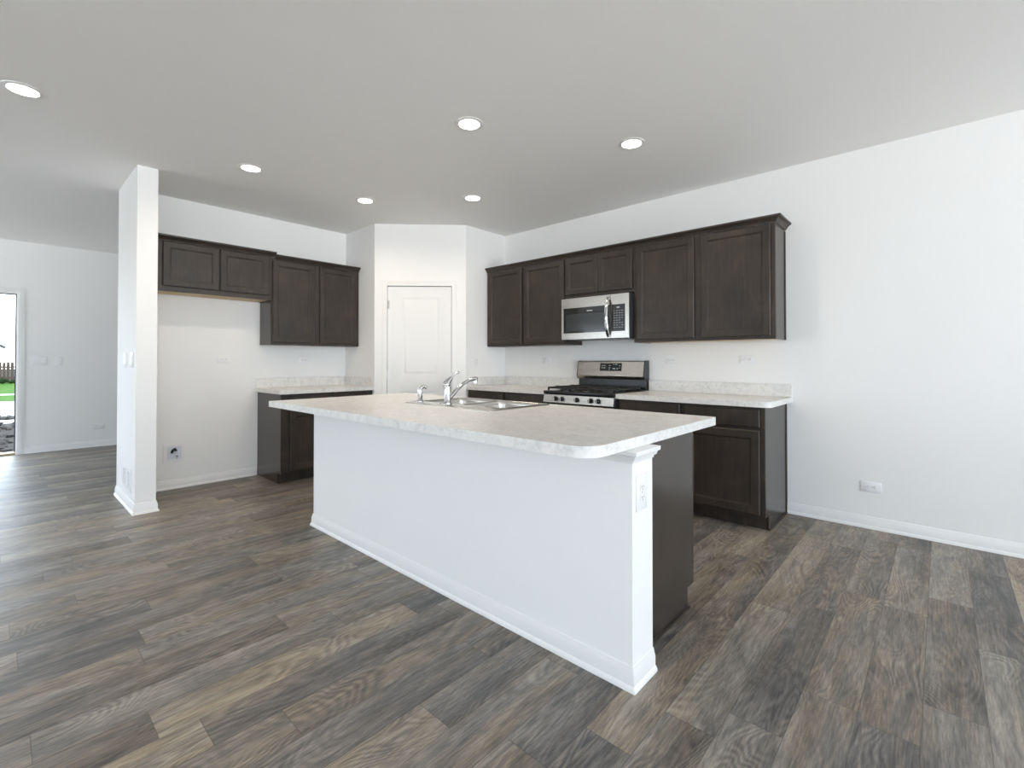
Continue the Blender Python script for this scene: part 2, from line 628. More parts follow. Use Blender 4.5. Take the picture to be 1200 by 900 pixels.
def door_face():
    loops = [[Vector((0, 0.008, 0)), Vector((DW, 0.008, 0)), Vector((DW, DH, 0)), Vector((0, DH, 0))]]
    for a, b, c, d in holes:
        loops.append([Vector(p) for p in ((a, c, 0), (b, c, 0), (b, d, 0), (a, d, 0))])
    flat = [p for l in loops for p in l]
    vs = [slab.bm.verts.new((p.x, 0, p.y)) for p in flat]
    for t in tessellate_polygon(loops):
        slab.bm.faces.new([vs[i] for i in t])


door_face()
for a, b, c, d in holes:
    def rr(m, y):
        return [(a + m, y, c + m), (b - m, y, c + m), (b - m, y, d - m), (a + m, y, d - m)]
    slab.loft([rr(0, 0), rr(0.010, 0.006), rr(0.022, 0.009), rr(0.034, 0.008), rr(0.046, 0.003), rr(0.05, 0.003)], cap0=False)
slab.loft([[(0, 0, 0.008), (DW, 0, 0.008), (DW, 0, DH), (0, 0, DH)], [(0, 0.035, 0.008), (DW, 0.035, 0.008), (DW, 0.035, DH), (0, 0.035, DH)]], cap0=False)
slab.build('door_slab', M['door'], d1)
for hz in (0.22, 1.04, 1.83):
    h = MB()
    h.tube([(-0.002, -0.006, hz - 0.045), (-0.002, -0.006, hz + 0.045)], 0.006, 10)
    h.box(-0.004, 0.02, -0.0025, 0.0, hz - 0.044, hz + 0.044)
    h.ball((-0.002, -0.006, hz + 0.049), 0.006)
    h.build('hinge', M['plastic' if hz < 1.5 else 'brass'], d1)
kn = MB()
kn.lathe([(0.030, 0), (0.030, 0.006), (0.012, 0.010), (0.011, 0.030), (0.022, 0.040), (0.027, 0.052), (0.022, 0.062), (0.0, 0.066)], (0.648, 0, 0.925), 24, 'y')
kn.build('knob', M['brass'], d1)

# front doorway: jamb, weatherstrip and threshold
jm = MB()
for x0, x1 in ((DX0, DX0 + 0.012), (DX1 - 0.012, DX1)):
    jm.box(x0, x1, YF + 0.002, YF + 0.148, 0, DZ)
jm.box(DX0 + 0.012, DX1 - 0.012, YF + 0.002, YF + 0.148, DZ - 0.012, DZ)
d2 = structure('door_2', jm, M['trim'], smooth=False)
ws = MB()
ws.box(DX1 - 0.024, DX1 - 0.0125, YF + 0.05, YF + 0.075, 0.03, DZ - 0.012).box(DX0 + 0.0125, DX0 + 0.024, YF + 0.05, YF + 0.075, 0.03, DZ - 0.012)
ws.box(DX0 + 0.024, DX1 - 0.024, YF + 0.05, YF + 0.075, DZ - 0.024, DZ - 0.0125)
ws.build('weatherstrip', M['gap'], d2)
MB().box(DX0 + 0.013, DX1 - 0.013, YF + 0.001, YF + 0.16, -0.02, 0.024, 0.006).build('threshold', M['sill'], d2)


# ------------------------------------------------------------------ cabinets
DOOR_T = 0.020
KICK_H, KICK_D = 0.100, 0.075


def wall_cabinet(label, loc, rz, w, h, dep, doors, door_z, group=None, side_trim=False, raw_under=True):
    """local x to the right as seen from the front, front frame at y=0, wall at y=dep"""
    t = thing('wall_cabinet', label, 'cabinet', loc, rz, group)
    b = MB()
    p = 0.016
    b.box(0, p, 0.019, dep - 0.001, 0, h).box(w - p, w, 0.019, dep - 0.001, 0, h)
    b.box(p, w - p, 0.019, dep - 0.001, h - p, h)
    b.box(p, w - p, dep - 0.012, dep - 0.001, 0.012, h - p)
    b.build('case', M['veneer'], t, smooth=False)
    f = MB()
    sa = max(0.040, doors[0][0] + 0.012)
    sb = w - max(0.040, w - doors[-1][1] + 0.012)
    f.box(0, sa, 0, 0.0185, 0, h, 0.001, 1).box(sb, w, 0, 0.0185, 0, h, 0.001, 1)
    f.box(sa, sb, 0, 0.0185, 0, door_z[0] + 0.012).box(sa, sb, 0, 0.0185, door_z[1] - 0.05, h)
    for a, c in zip(doors[:-1], doors[1:]):
        f.box(a[1] - 0.012, c[0] + 0.012, 0.0005, 0.018, door_z[0] + 0.012, door_z[1] - 0.05)
    f.build('face_frame', M['wood'], t, smooth=False)
    MB().box(p, w - p, 0.020, dep - 0.012, 0.003 if raw_under else 0.002, 0.024).build('bottom_panel', M['raw' if raw_under else 'wood'], t, smooth=False)
    for x0, x1 in doors:
        MB().frame_panel(x1 - x0, door_z[1] - door_z[0], DOOR_T, 0.050, x=x0, y=-DOOR_T - 0.0005, z=door_z[0]).build('door', M['wood'], t, angle=20)
    if side_trim:
        MB().box(w + 0.0002, w + 0.005, dep - 0.022, dep - 0.001, 0.0, h - 0.012).build('scribe_strip', M['wood'], t, smooth=False)
    return t


CROWN = [(0, 0), (0.010, 0), (0.013, 0.010), (0.018, 0.014), (0.022, 0.022), (0.034, 0.034), (0.044, 0.037), (0.046, 0.050), (0, 0.050)]


def crown(label, path, side, z):
    o = MB().sweep(path, [(a, b + z) for a, b in CROWN], side).build('crown_molding', M['wood'])
    return tag(o, label, 'molding')


YU = YB - 0.305      # front of the uppers on the back wall
XU = XR - 0.305      # front of the uppers on the right wall
G1 = 'dark wall cabinets on the back wall'
G2 = 'dark wall cabinets on the right wall'
wall_cabinet('short dark wall cabinet above the empty fridge alcove, beside the white wing wall', (0.868, YU, 1.815), FACE_BACK, 1.010, 0.442, 0.304,
             [(0.104, 0.539), (0.549, 0.982)], (0.046, 0.448 - 0.012), G1)
wall_cabinet('tall dark two door wall cabinet on the back wall, next to the pantry corner', (1.879, YU, 1.366), FACE_BACK, 0.971, 0.8895, 0.304,
             [(0.008, 0.436), (0.502, 0.930)], (0.026, 0.860), G1, raw_under=False)
crown('dark crown molding over the short cabinet above the fridge alcove', [(0.868, YU), (1.916, YU)], 1, 2.2565)
crown('dark crown molding over the tall back wall cabinet beside the pantry', [(1.9165, YU), (2.850, YU)], 1, 2.2345)

ZU, HU = 1.366, 0.872
wall_cabinet('tall dark two door wall cabinet left of the microwave, against the pantry wall', (XU, 3.970, ZU), FACE_RIGHT, 1.133, HU, 0.304,
             [(0.026, 0.550), (0.588, 1.122)], (0.024, 0.866), G2, raw_under=False)
wall_cabinet('short dark two door wall cabinet directly above the microwave', (XU, 2.836, 1.832), FACE_RIGHT, 0.768, HU - 0.466, 0.304,
             [(0.010, 0.390), (0.394, 0.755)], (0.030, 0.400), G2)
wall_cabinet('tall dark two door wall cabinet right of the microwave, with an exposed end', (XU, 2.067, ZU), FACE_RIGHT, 1.156, HU, 0.304,
             [(0.032, 0.552), (0.608, 1.126)], (0.024, 0.866), G2, side_trim=True)
crown('long dark crown molding along the right wall cabinets', [(XU, 3.970), (XU, 0.911), (XR - 0.001, 0.911)], 1, 2.2385)


def base_cabinet(label, loc, rz, w, dep, units, group=None, side_trim=None, kick_shoe=None):
    """units: (x0, x1) of each drawer over a door; hollow carcass"""
    t = thing('base_cabinet', label, 'cabinet', loc, rz, group)
    H = 0.8725
    b = MB()
    p = 0.016
    for x0, x1 in ((0, p), (w - p, w)):
        b.box(x0, x1, 0.019, dep - 0.001, KICK_H, H).box(x0, x1, KICK_D, dep - 0.001, 0.0005, KICK_H)
    b.box(p, w - p, 0.019, dep - 0.013, KICK_H, KICK_H + p)
    b.box(p, w - p, dep - 0.012, dep - 0.001, KICK_H, H)
    b.build('case', M['veneer'], t, smooth=False)
    f = MB()
    sa = max(0.036, units[0][0] + 0.012)
    sb = w - max(0.036, w - units[-1][1] + 0.012)
    f.box(0, sa, 0, 0.0185, KICK_H, H, 0.001, 1).box(sb, w, 0, 0.0185, KICK_H, H, 0.001, 1)
    f.box(sa, sb, 0, 0.0185, KICK_H, KICK_H + 0.04).box(sa, sb, 0, 0.0185, 0.700, 0.745).box(sa, sb, 0, 0.0185, H - 0.032, H)
    for a, c in zip(units[:-1], units[1:]):
        f.box(a[1] - 0.012, c[0] + 0.012, 0.0005, 0.018, KICK_H + 0.04, H - 0.032)
    f.build('face_frame', M['wood'], t, smooth=False)
    MB().box(p, w - p, KICK_D, KICK_D + 0.012, 0.0005, KICK_H - 0.0005).build('toe_kick', M['wood'], t, smooth=False)
    for x0, x1 in units:
        d = MB()
        y = -DOOR_T - 0.0005
        e = 0.004
        z0, z1 = 0.731, 0.858

        def rect(m, yy):
            return [(x0 + m, yy, z0 + m), (x1 - m, yy, z0 + m), (x1 - m, yy, z1 - m), (x0 + m, yy, z1 - m)]
        d.loft([rect(0, y + DOOR_T), rect(0, y + e), rect(e, y)])
        d.build('drawer', M['wood'], t, angle=20)
        MB().frame_panel(x1 - x0, 0.708 - 0.120, DOOR_T, 0.054, x=x0, y=y, z=0.120).build('door', M['wood'], t, angle=20)
    if side_trim == 'right':
        MB().box(w + 0.0002, w + 0.006, dep - 0.022, dep - 0.001, 0.0, H - 0.001).build('scribe_strip', M['wood'], t, smooth=False)
        MB().box(w + 0.0002, w + 0.010, KICK_D - 0.004, dep - 0.024, 0.0005, 0.012).build('shoe_strip', M['wood'], t, smooth=False)
        MB().box(w + 0.0002, w + 0.004, KICK_D - 0.008, KICK_D + 0.03, 0.012, KICK_H + 0.01).build('kick_cap', M['wood'], t, smooth=False)
    if side_trim == 'left':
        MB().box(-0.010, -0.0002, KICK_D - 0.004, dep - 0.004, 0.0005, 0.012).build('shoe_strip', M['wood'], t, smooth=False)
    return t


YBASE = YB - 0.61
XBASE = XR - 0.61
base_cabinet('dark base cabinet on the back wall beside the empty fridge alcove', (1.860, YBASE, 0), FACE_BACK, 0.990, 0.609,
             [(0.082, 0.506), (0.516, 0.962)])
base_cabinet('dark base cabinet left of the gas range, tucked against the pantry wall', (XBASE, 3.970, 0), FACE_RIGHT, 1.134, 0.609,
             [(0.026, 0.556), (0.594, 1.108)], 'dark base cabinets along the right wall')
base_cabinet('dark base cabinet right of the gas range, with an exposed grey lit end panel', (XBASE, 2.066, 0), FACE_RIGHT, 1.156, 0.609,
             [(0.032, 0.553), (0.598, 1.124)], 'dark base cabinets along the right wall', side_trim='right')

# ------------------------------------------------------------------ worktops
ZT0, ZT1 = 0.874, 0.914


def worktop(label, outer, holes=(), splashes=()):
    t = thing('worktop', label, 'countertop', (0, 0, 0))
    s = MB()
    s.slab(outer, holes, ZT0, ZT1)
    s.build('top', M['top'], t, angle=25)
    for x0, x1, y0, y1 in splashes:
        MB().box(x0, x1, y0, y1, ZT1 + 0.0003, ZT1 + 0.103, 0.002, 1).build('backsplash', M['top'], t)
    return t


def corner(cx, cy, r, a0, a1, n=7):
    return [(cx + r * math.cos(R(a0 + (a1 - a0) * i / n)), cy + r * math.sin(R(a0 + (a1 - a0) * i / n))) for i in range(n + 1)]


XC = 3.585           # front edge of the right-hand worktops
r = 0.05
worktop('pale marbled worktop on the right wall, right of the gas range',
        [(XC, 2.068)] + corner(XC + r, 0.868 + r, r, 180, 270) + [(XR - 0.001, 0.868), (XR - 0.001, 2.068)],
        splashes=[(XR - 0.020, XR - 0.001, 0.868, 2.068)])
worktop('pale marbled worktop between the gas range and the pantry wall',
        [(XC, 3.970), (XC, 2.836), (XR - 0.001, 2.836), (XR - 0.001, 3.970)],
        splashes=[(XR - 0.020, XR - 0.001, 2.836, 3.970), (XC + 0.012, XR - 0.021, 3.951, 3.970)])
YC = YB - 0.642
worktop('small pale marbled worktop on the back wall beside the pantry',
        corner(1.842 + r, YC + r, r, 180, 270) + [(2.850, YC), (2.850, YB - 0.001), (1.842, YB - 0.001)],
        splashes=[(1.842, 2.830, YB - 0.020, YB - 0.001), (2.831, 2.850, YC + 0.012, YB - 0.001)])

# ------------------------------------------------------------------ island
IX0, IX1, IY0, IY1 = 1.3085, 2.4745, 0.8477, 3.5383
SX0, SX1, SY0, SY1 = 1.872, 2.432, 1.868, 2.716       # sink rim
r = 0.09
island_outline = corner(IX0 + r, IY0 + r, r, 180, 270, 10) + corner(IX1 - 0.012, IY0 + 0.012, 0.012, 270, 360, 3) + [(IX1, IY1), (IX0, IY1)]
worktop('large pale marbled island worktop with a rounded near corner and sink', island_outline,
        [rrect(SX0 + 0.015, SX1 - 0.015, SY0 + 0.015, SY1 - 0.015, 0.03, 3)[::-1]])

KX0, KX1, KY0, KY1 = 1.570, 1.732, 0.838, 3.3955
hw = thing('island_half_wall', 'white painted half wall carrying the seating side of the island', 'half wall', (KX0, KY0, 0))
k = MB().box(0, KX1 - KX0, 0, KY1 - KY0, 0, 0.8728)
k.build('panel', M['wall'], hw, smooth=False)
MB().sweep([(KX1 - KX0, 0), (0, 0), (0, KY1 - KY0), (KX1 - KX0, KY1 - KY0)], BASE, -1).build('baseboard', M['trim'], hw)
CAP = [(0, 0.822), (0.006, 0.824), (0.009, 0.834), (0.018, 0.838), (0.024, 0.852), (0.034, 0.857), (0.036, 0.8728), (0, 0.8728)]
MB().sweep([(KX1 - KX0, 0), (0, 0), (0, KY1 - KY0), (KX1 - KX0, KY1 - KY0)], CAP, -1).build('cap_molding', M['trim'], hw)

# island cabinets look towards +x; local x runs along +y
base_cabinet('dark island cabinet row behind the white half wall, plain brown end panel showing', (2.345, 0.917, 0), FACE_ISLAND, 2.470, 0.612,
             [(0.030, 0.430), (0.470, 0.900), (0.950, 1.390), (1.400, 1.820), (1.880, 2.440)], side_trim='left')

# ------------------------------------------------------------------ sink, faucet, sprayer
ZR = 0.9215
sk = thing('double_sink', 'stainless double bowl sink set into the island worktop', 'sink', ((SX0 + SX1) / 2, (SY0 + SY1) / 2, ZT1))
cx, cy = (SX0 + SX1) / 2, (SY0 + SY1) / 2
hx, hy = (SX1 - SX0) / 2, (SY1 - SY0) / 2
bowls = [(-hx + 0.125, hx - 0.035, -hy + 0.035, -0.014), (-hx + 0.125, hx - 0.035, 0.014, hy - 0.035)]
rim = MB()
outer = rrect(-hx, hx, -hy, hy, 0.035, 5)
loops = [[Vector((x, y, 0)) for x, y in rrect(-hx + 0.008, hx - 0.008, -hy + 0.008, hy - 0.008, 0.03, 5)]]
rings_b = []
for b in bowls:
    rb = rrect(*b, 0.055, 6)
    rings_b.append(rb)
    loops.append([Vector((x, y, 0)) for x, y in rb[::-1]])
flat = [p for l in loops for p in l]
vs = [rim.bm.verts.new((p.x, p.y, ZR - ZT1)) for p in flat]
for t3 in tessellate_polygon(loops):
    rim.bm.faces.new([vs[i] for i in t3])
inner = rrect(-hx + 0.008, hx - 0.008, -hy + 0.008, hy - 0.008, 0.03, 5)
rim.loft([[(x, y, 0.0004) for x, y in outer], [(x, y, 0.003) for x, y in outer], [(x, y, ZR - ZT1) for x, y in inner]], cap0=False, cap1=False)
rim.build('rim', M['basin'], sk)
for b in bowls:
    bw = MB()
    lv = []
    for m, z, rr_ in ((0, ZR - ZT1, 0.055), (0.004, ZR - ZT1 - 0.006, 0.052), (0.006, -0.02, 0.05), (0.016, -0.14, 0.05), (0.030, -0.165, 0.045), (0.055, -0.172, 0.04)):
        lv.append([(x, y, z) for x, y in rrect(b[0] + m, b[1] - m, b[2] + m, b[3] - m, rr_, 6)])
    bw.loft(lv, cap0=False)
    bw.build('bowl', M['basin'], sk)
    dr = MB().lathe([(0.043, 0.0), (0.043, 0.004), (0.034, 0.005), (0.030, 0.001), (0.0, 0.0)], ((b[0] + b[1]) / 2, (b[2] + b[3]) / 2, -0.1715), 24)
    dr.build('drain', M['chrome'], sk)
MB().lathe([(0.013, 0), (0.013, 0.003), (0.006, 0.006), (0.0, 0.006)], (-hx + 0.075, 0.13, ZR - ZT1 + 0.0003), 16).build('hole_cover', M['chrome'], sk)

fc = thing('faucet', 'chrome single lever faucet with a rising spout on the sink deck', 'faucet', (1.955, 2.345, ZR))
b = MB()
b.lathe([(0.030, 0.0003), (0.030, 0.006), (0.024, 0.010), (0.0215, 0.014), (0.0215, 0.105), (0.0235, 0.107), (0.0235, 0.112), (0.021, 0.114)], (0, 0, 0), 28)
b.build('body', M['chrome'], fc)
sp = MB()
sp.tube([(0.012, 0, 0.030), (0.030, 0, 0.046), (0.075, 0, 0.088), (0.135, 0, 0.128), (0.190, 0, 0.150), (0.235, 0, 0.158), (0.258, 0, 0.157)],
        [0.012, 0.0125, 0.012, 0.0115, 0.012, 0.013, 0.0125])
sp.lathe([(0.012, -0.030), (0.014, -0.028), (0.014, -0.004), (0.010, 0.004)], (0.246, 0, 0.155), 18)
sp.build('spout', M['chrome'], fc)
lv = MB()
lv.ball((-0.004, 0.004, 0.126), 0.027, 1, 1, 0.72)
lv.tube([(-0.010, 0.0, 0.132), (0.006, -0.004, 0.150), (0.020, -0.010, 0.168), (0.030, -0.014, 0.182)], [0.021, 0.018, 0.012, 0.006])
lv.tube([(0.026, -0.012, 0.176), (0.042, -0.020, 0.192), (0.060, -0.029, 0.203)], [0.0055, 0.005, 0.006])
lv.ball((0.062, -0.030, 0.204), 0.009)
lv.build('lever', M['chrome'], fc)
ss = thing('side_sprayer', 'small chrome side sprayer standing left of the faucet', 'sprayer', (1.958, 2.640, ZR))
MB().lathe([(0.026, 0.0003), (0.026, 0.005), (0.019, 0.010), (0.016, 0.018), (0.0, 0.018)], (0, 0, 0), 24).build('flange', M['chrome'], ss)
s = MB()
s.lathe([(0.013, 0.018), (0.0165, 0.030), (0.0175, 0.060), (0.0165, 0.080), (0.013, 0.094), (0.0, 0.097)], (0, 0, 0), 24)
s.tube([(0.0, 0.0, 0.084), (0.014, -0.006, 0.098), (0.030, -0.012, 0.100), (0.042, -0.016, 0.092)], [0.013, 0.013, 0.012, 0.013])
s.build('spray_head', M['chrome'], ss)

# ------------------------------------------------------------------ gas range (local x to the right seen from the front, front at y=0)
RW = 0.764
rg = thing('gas_range', 'stainless gas range with black cast iron grates, between two worktops', 'stove', (3.552, 2.834, 0), FACE_RIGHT)
RD = XR - 3.552 - 0.004
b = MB()
b.box(0.001, RW - 0.001, 0.035, RD, 0.03, 0.880)
for fx in (0.05, RW - 0.05):
    for fy in (0.09, RD - 0.06):
        b.lathe([(0.02, 0), (0.02, 0.03)], (fx, fy, 0), 12)
b.build('body', M['darkgrey'], rg, smooth=False)
cp = MB()
prof = [(0.010, 0.800), (0.0, 0.808), (0.012, 0.880), (0.034, 0.884), (0.034, 0.800)]
cp.loft([[(x, y, z) for y, z in prof] for x in (0.0, RW)])
cp.build('control_panel', M['steel'], rg, smooth=False)
for yk in (2.686, 2.613, 2.449, 2.301, 2.224):
    kx = 2.834 - yk
    o = MB()
    o.lathe([(0.023, 0.0), (0.023, 0.006), (0.019, 0.009), (0.018, 0.026), (0.016, 0.029), (0.0, 0.029)], (kx, 0.0065, 0.844), 20, 'y')
    o.box(kx - 0.0035, kx + 0.0035, -0.028, -0.018, 0.827, 0.861, 0.002, 1)
    kb = o.build('knob', M['blackm'], rg)
    MB().box(kx - 0.0055, kx + 0.0055, -0.0315, -0.0283, 0.828, 0.860, 0.001, 1).build('grip_bar', M['steelv'], kb, smooth=False)
od = MB().box(0.004, RW - 0.004, 0.0, 0.034, 0.205, 0.792, 0.005)
od = od.build('oven_door', M['steel'], rg)
MB().box(0.10, RW - 0.10, -0.0025, -0.0003, 0.30, 0.62, 0.001, 1).build('oven_window', M['glassb'], od)
hd = MB().tube([(0.05, -0.045, 0.735), (RW - 0.05, -0.045, 0.735)], 0.012)
for hx_ in (0.09, RW - 0.09):
    hd.tube([(hx_, -0.045, 0.735), (hx_, -0.0005, 0.735)], 0.009, 10)
hd.build('handle', M['steel'], od)
MB().box(0.004, RW - 0.004, 0.004, 0.034, 0.045, 0.195, 0.005).build('drawer', M['steel'], rg)
ct = MB()
ct.box(0.0, RW, 0.004, 0.60, 0.886, 0.916, 0.004)
ct.build('cooktop', M['blackm'], rg)
for gx0, gx1 in ((0.025, 0.262), (0.268, 0.496), (0.502, 0.739)):
    g = MB()
    z0, z1, bw_ = 0.934, 0.951, 0.0065
    y0, y1 = 0.045, 0.545
    for yy in (y0, (y0 + y1) / 2, y1):
        g.box(gx0, gx1, yy - bw_, yy + bw_, z0, z1, 0.003, 1)
    for xx in (gx0 + bw_, gx1 - bw_):
        g.box(xx - bw_, xx + bw_, y0, y1, z0, z1, 0.003, 1)
    mx = (gx0 + gx1) / 2
    for yc in ((y0 * 3 + y1) / 4, (y0 + y1 * 3) / 4):
        g.box(mx - bw_, mx + bw_, yc - 0.125, yc - 0.03, z0 + 0.002, z1 + 0.006, 0.003, 1)
        g.box(mx - bw_, mx + bw_, yc + 0.03, yc + 0.125, z0 + 0.002, z1 + 0.006, 0.003, 1)
        g.box(gx0, mx - 0.03, yc - bw_, yc + bw_, z0 + 0.002, z1 + 0.006, 0.003, 1)
        g.box(mx + 0.03, gx1, yc - bw_, yc + bw_, z0 + 0.002, z1 + 0.006, 0.003, 1)
    for xx in (gx0 + bw_, gx1 - bw_):
        for yy in (y0, y1):
            g.box(xx - bw_, xx + bw_, yy - bw_, yy + bw_, 0.9165, z0 + 0.004)
    g.build('grate', M['iron'], rg)
for bx, by, br in ((0.144, 0.170, 0.045), (0.144, 0.420, 0.036), (0.382, 0.295, 0.050), (0.620, 0.170, 0.040), (0.620, 0.420, 0.036)):
    MB().lathe([(br + 0.012, 0.9165), (br + 0.012, 0.922), (br, 0.924), (br, 0.931), (br - 0.006, 0.934), (0, 0.934)], (bx, by, 0), 24).build('burner', M['blackm'], rg)
bg = MB()
bprof = [(0.600, 0.9165), (0.600, 1.016), (RD, 1.016), (RD, 0.9165)]
bg.loft([[(x, y, z) for y, z in bprof] for x in (0.004, RW - 0.004)])
bg.build('backguard', M['blackm'], rg, smooth=False)
hb = MB()
hprof = [(0.590, 1.017), (0.584, 1.020), (0.566, 1.048), (0.592, 1.190), (0.606, 1.200), (0.640, 1.200), (0.640, 1.017)]
hb.loft([[(x, y, z) for y, z in hprof] for x in (0.006, RW - 0.012)])
hood = hb.build('backguard_fascia', M['steel'], rg, smooth=False)
eb = MB()
eprof = [(0.588, 1.0165), (0.581, 1.020), (0.563, 1.048), (0.589, 1.192), (0.604, 1.203), (RD, 1.203), (RD, 1.0165)]
eb.loft([[(x, y, z) for y, z in eprof] for x in (RW - 0.0115, RW)])
eb.loft([[(x, y, z) for y, z in eprof] for x in (0.0, 0.0055)])
eb.box(0.006, RW - 0.012, 0.641, RD, 1.0165, 1.200)
eb.build('backguard_end_cap', M['darkgrey'], rg, smooth=False)
sl = math.atan2(0.026, 0.144)
rotm = Matrix.Rotation(-sl, 3, 'X')


def on_fascia(mb, x0, x1, z0, z1, lift, th=0.002):
    zc = (z0 + z1) / 2
    yc = 0.566 + (zc - 1.046) / 0.144 * 0.026
    mb.box(x0, x1, yc - lift - th, yc - lift, z0, z1, 0, 1, rotm)


dp = MB()
on_fascia(dp, 0.274, 0.518, 1.098, 1.178, 0.0004)
ic = dp
ic.mi = 1
for i, (px, pz, w_, h_) in enumerate([(0.292, 1.150, 0.016, 0.004), (0.316, 1.150, 0.022, 0.004), (0.292, 1.128, 0.016, 0.004), (0.316, 1.128, 0.020, 0.004),
                                      (0.376, 1.150, 0.018, 0.004), (0.376, 1.128, 0.018, 0.004), (0.376, 1.112, 0.012, 0.003),
                                      (0.425, 1.162, 0.010, 0.004), (0.448, 1.162, 0.020, 0.005), (0.420, 1.120, 0.026, 0.007), (0.462, 1.120, 0.018, 0.005),
                                      (0.490, 1.150, 0.012, 0.004), (0.490, 1.128, 0.012, 0.004)]):
    on_fascia(ic, px, px + w_, pz, pz + h_, 0.0026, 0.0004)
ic.build('display', [M['glassb'], M['lcd']], hood, smooth=False)

# ------------------------------------------------------------------ microwave
MW = 0.752
mw = thing('microwave', 'stainless over the range microwave with a curved chrome handle', 'microwave', (3.842, 2.828, 1.412), FACE_RIGHT)
MD = XR - 3.842 - 0.003
MH = 0.405
b = MB().box(0.002, MW - 0.002, 0.032, MD, 0.006, MH)
b.build('case', M['darkgrey'], mw, smooth=False)
xs = 0.565           # split between door and control side
gz0, gz1 = 0.061, 0.310


def fascia(x0, x1, gx0, gx1):
    m_ = MB()
    sl_ = [Vector((x0, 0, 0)), Vector((x1, 0, 0)), Vector((x1, MH, 0)), Vector((x0, MH, 0))]
    hl_ = [Vector((gx0, gz0, 0)), Vector((gx0, gz1, 0)), Vector((gx1, gz1, 0)), Vector((gx1, gz0, 0))]
    flat_ = sl_ + hl_
    f_ = [m_.bm.verts.new((p.x, 0, p.y)) for p in flat_]
    g_ = [m_.bm.verts.new((p.x, 0.030, p.y)) for p in flat_]
    for t_ in tessellate_polygon([sl_, hl_]):
        m_.bm.faces.new([f_[i] for i in t_])
        m_.bm.faces.new([g_[i] for i in t_][::-1])
    for o_ in (0, 4):
        for i in range(4):
            j = (i + 1) % 4
            m_.bm.faces.new((f_[o_ + i], f_[o_ + j], g_[o_ + j], g_[o_ + i]))
    return m_


md = fascia(0.0, xs - 0.0012, 0.024, xs - 0.0012 - 0.004).build('door', M['steel'], mw, smooth=False)
MB().box(0.0245, xs - 0.0057, 0.003, 0.020, gz0 + 0.0005, gz1 - 0.0005).build('glass', M['glassb'], md, smooth=False)
wn_ = MB().box(0.052, 0.500, 0.0018, 0.0028, gz0 + 0.018, gz1 - 0.062)
wn_.build('window_mesh', M['glassw'], md, smooth=False)
MB().box(0.300, 0.362, 0.0022, 0.0029, gz1 - 0.040, gz1 - 0.034).build('badge', M['lcd'], md, smooth=False)
hp = []
for i in range(13):
    a = i / 12
    z = 0.012 + a * 0.372
    out = 0.010 + 0.042 * math.sin(math.pi * a) ** 0.75
    hp.append((xs - 0.024 , -out, z))
mh = MB()
rings = []
for i, p in enumerate(hp):
    q0, q1 = Vector(hp[max(0, i - 1)]), Vector(hp[min(12, i + 1)])
    d = (q1 - q0).normalized()
    nrm = Vector((0, -d.z, d.y))
    wd = 0.0155
    th = 0.006
    ring = []
    for k_ in range(12):
        an = 2 * math.pi * k_ / 12
        ring.append(Vector(p) + Vector((1, 0, 0)) * wd * math.cos(an) + nrm * th * math.sin(an))
    rings.append(ring)
mh.loft(rings)
mh.box(xs - 0.036, xs - 0.012, -0.012, -0.0003, 0.010, 0.040, 0.003).box(xs - 0.036, xs - 0.012, -0.012, -0.0003, 0.358, 0.388, 0.003)
mh.build('handle', M['chrome'], md)
mc = fascia(xs + 0.0012, MW, xs + 0.006, MW - 0.040).build('control_side', M['steelv'], mw, smooth=False)
kp = MB().box(xs + 0.0065, MW - 0.0405, 0.002, 0.020, gz0 + 0.0005, gz1 - 0.0005)
kp.mi = 1
kp.box(xs + 0.060, xs + 0.090, 0.0012, 0.0019, gz1 - 0.034, gz1 - 0.024)
for rr_ in range(8):
    for cc in range(4):
        kxx = xs + 0.030 + cc * 0.027
        kzz = gz1 - 0.062 - rr_ * 0.022
        if (rr_ * 7 + cc * 3) % 11 != 4:
            kp.box(kxx, kxx + 0.010 + 0.003 * ((rr_ + cc) % 2), 0.0014, 0.0019, kzz, kzz + 0.0045)
kp.build('keypad', [M['blackm'], M['print_']], mc, smooth=False)
vg = MB().box(0.03, MW - 0.03, 0.06, MD - 0.05, -0.004, 0.0055)
vg.build('vent_grille', M['blackm'], mw, smooth=False)

# ------------------------------------------------------------------ outlets and switches (local: plate in x-z, facing -y, wall at y=0)


def outlet(label, loc, rz, flat=True, size=(0.074, 0.120), group='white wall outlets'):
    t = thing('wall_outlet', label, 'outlet', loc, rz, group)
    w, h = size
    rot = Matrix.Rotation(R(90), 4, 'Y') if flat else Matrix.Identity(4)

    def fin(mb, name, mat, par):
        bmesh.ops.transform(mb.bm, matrix=rot, verts=mb.bm.verts)
        return mb.build(name, mat, par)
    p = MB().box(-w / 2, w / 2, -0.0065, -0.0003, -h / 2, h / 2, 0.0025)
    fin(p, 'plate', M['plastic'], t)
    for sz in (-0.0195, 0.0195):
        rc = MB()
        rc.loft([[(x, y, z + sz) for x, z in rrect(-0.0165, 0.0165, -0.014, 0.014, 0.009, 4)] for y in (-0.0066, -0.0090)])
        rec = fin(rc, 'receptacle', M['plastic'], t)
        sl_ = MB()
        sl_.box(-0.0075, -0.0052, -0.0094, -0.0091, sz - 0.002, sz + 0.006).box(0.0052, 0.0075, -0.0094, -0.0091, sz - 0.001, sz + 0.005)
        sl_.lathe([(0.0024, 0.0091), (0.0024, 0.0094)], (0, 0, sz - 0.0075), 10, 'y')
        fin(sl_, 'slots', M['slot'], rec)
    MB().lathe([(0.003, 0.0066), (0.003, 0.0074), (0, 0.0078)], (0, 0, 0), 10, 'y').build('screw', M['brass'], t)
    return t


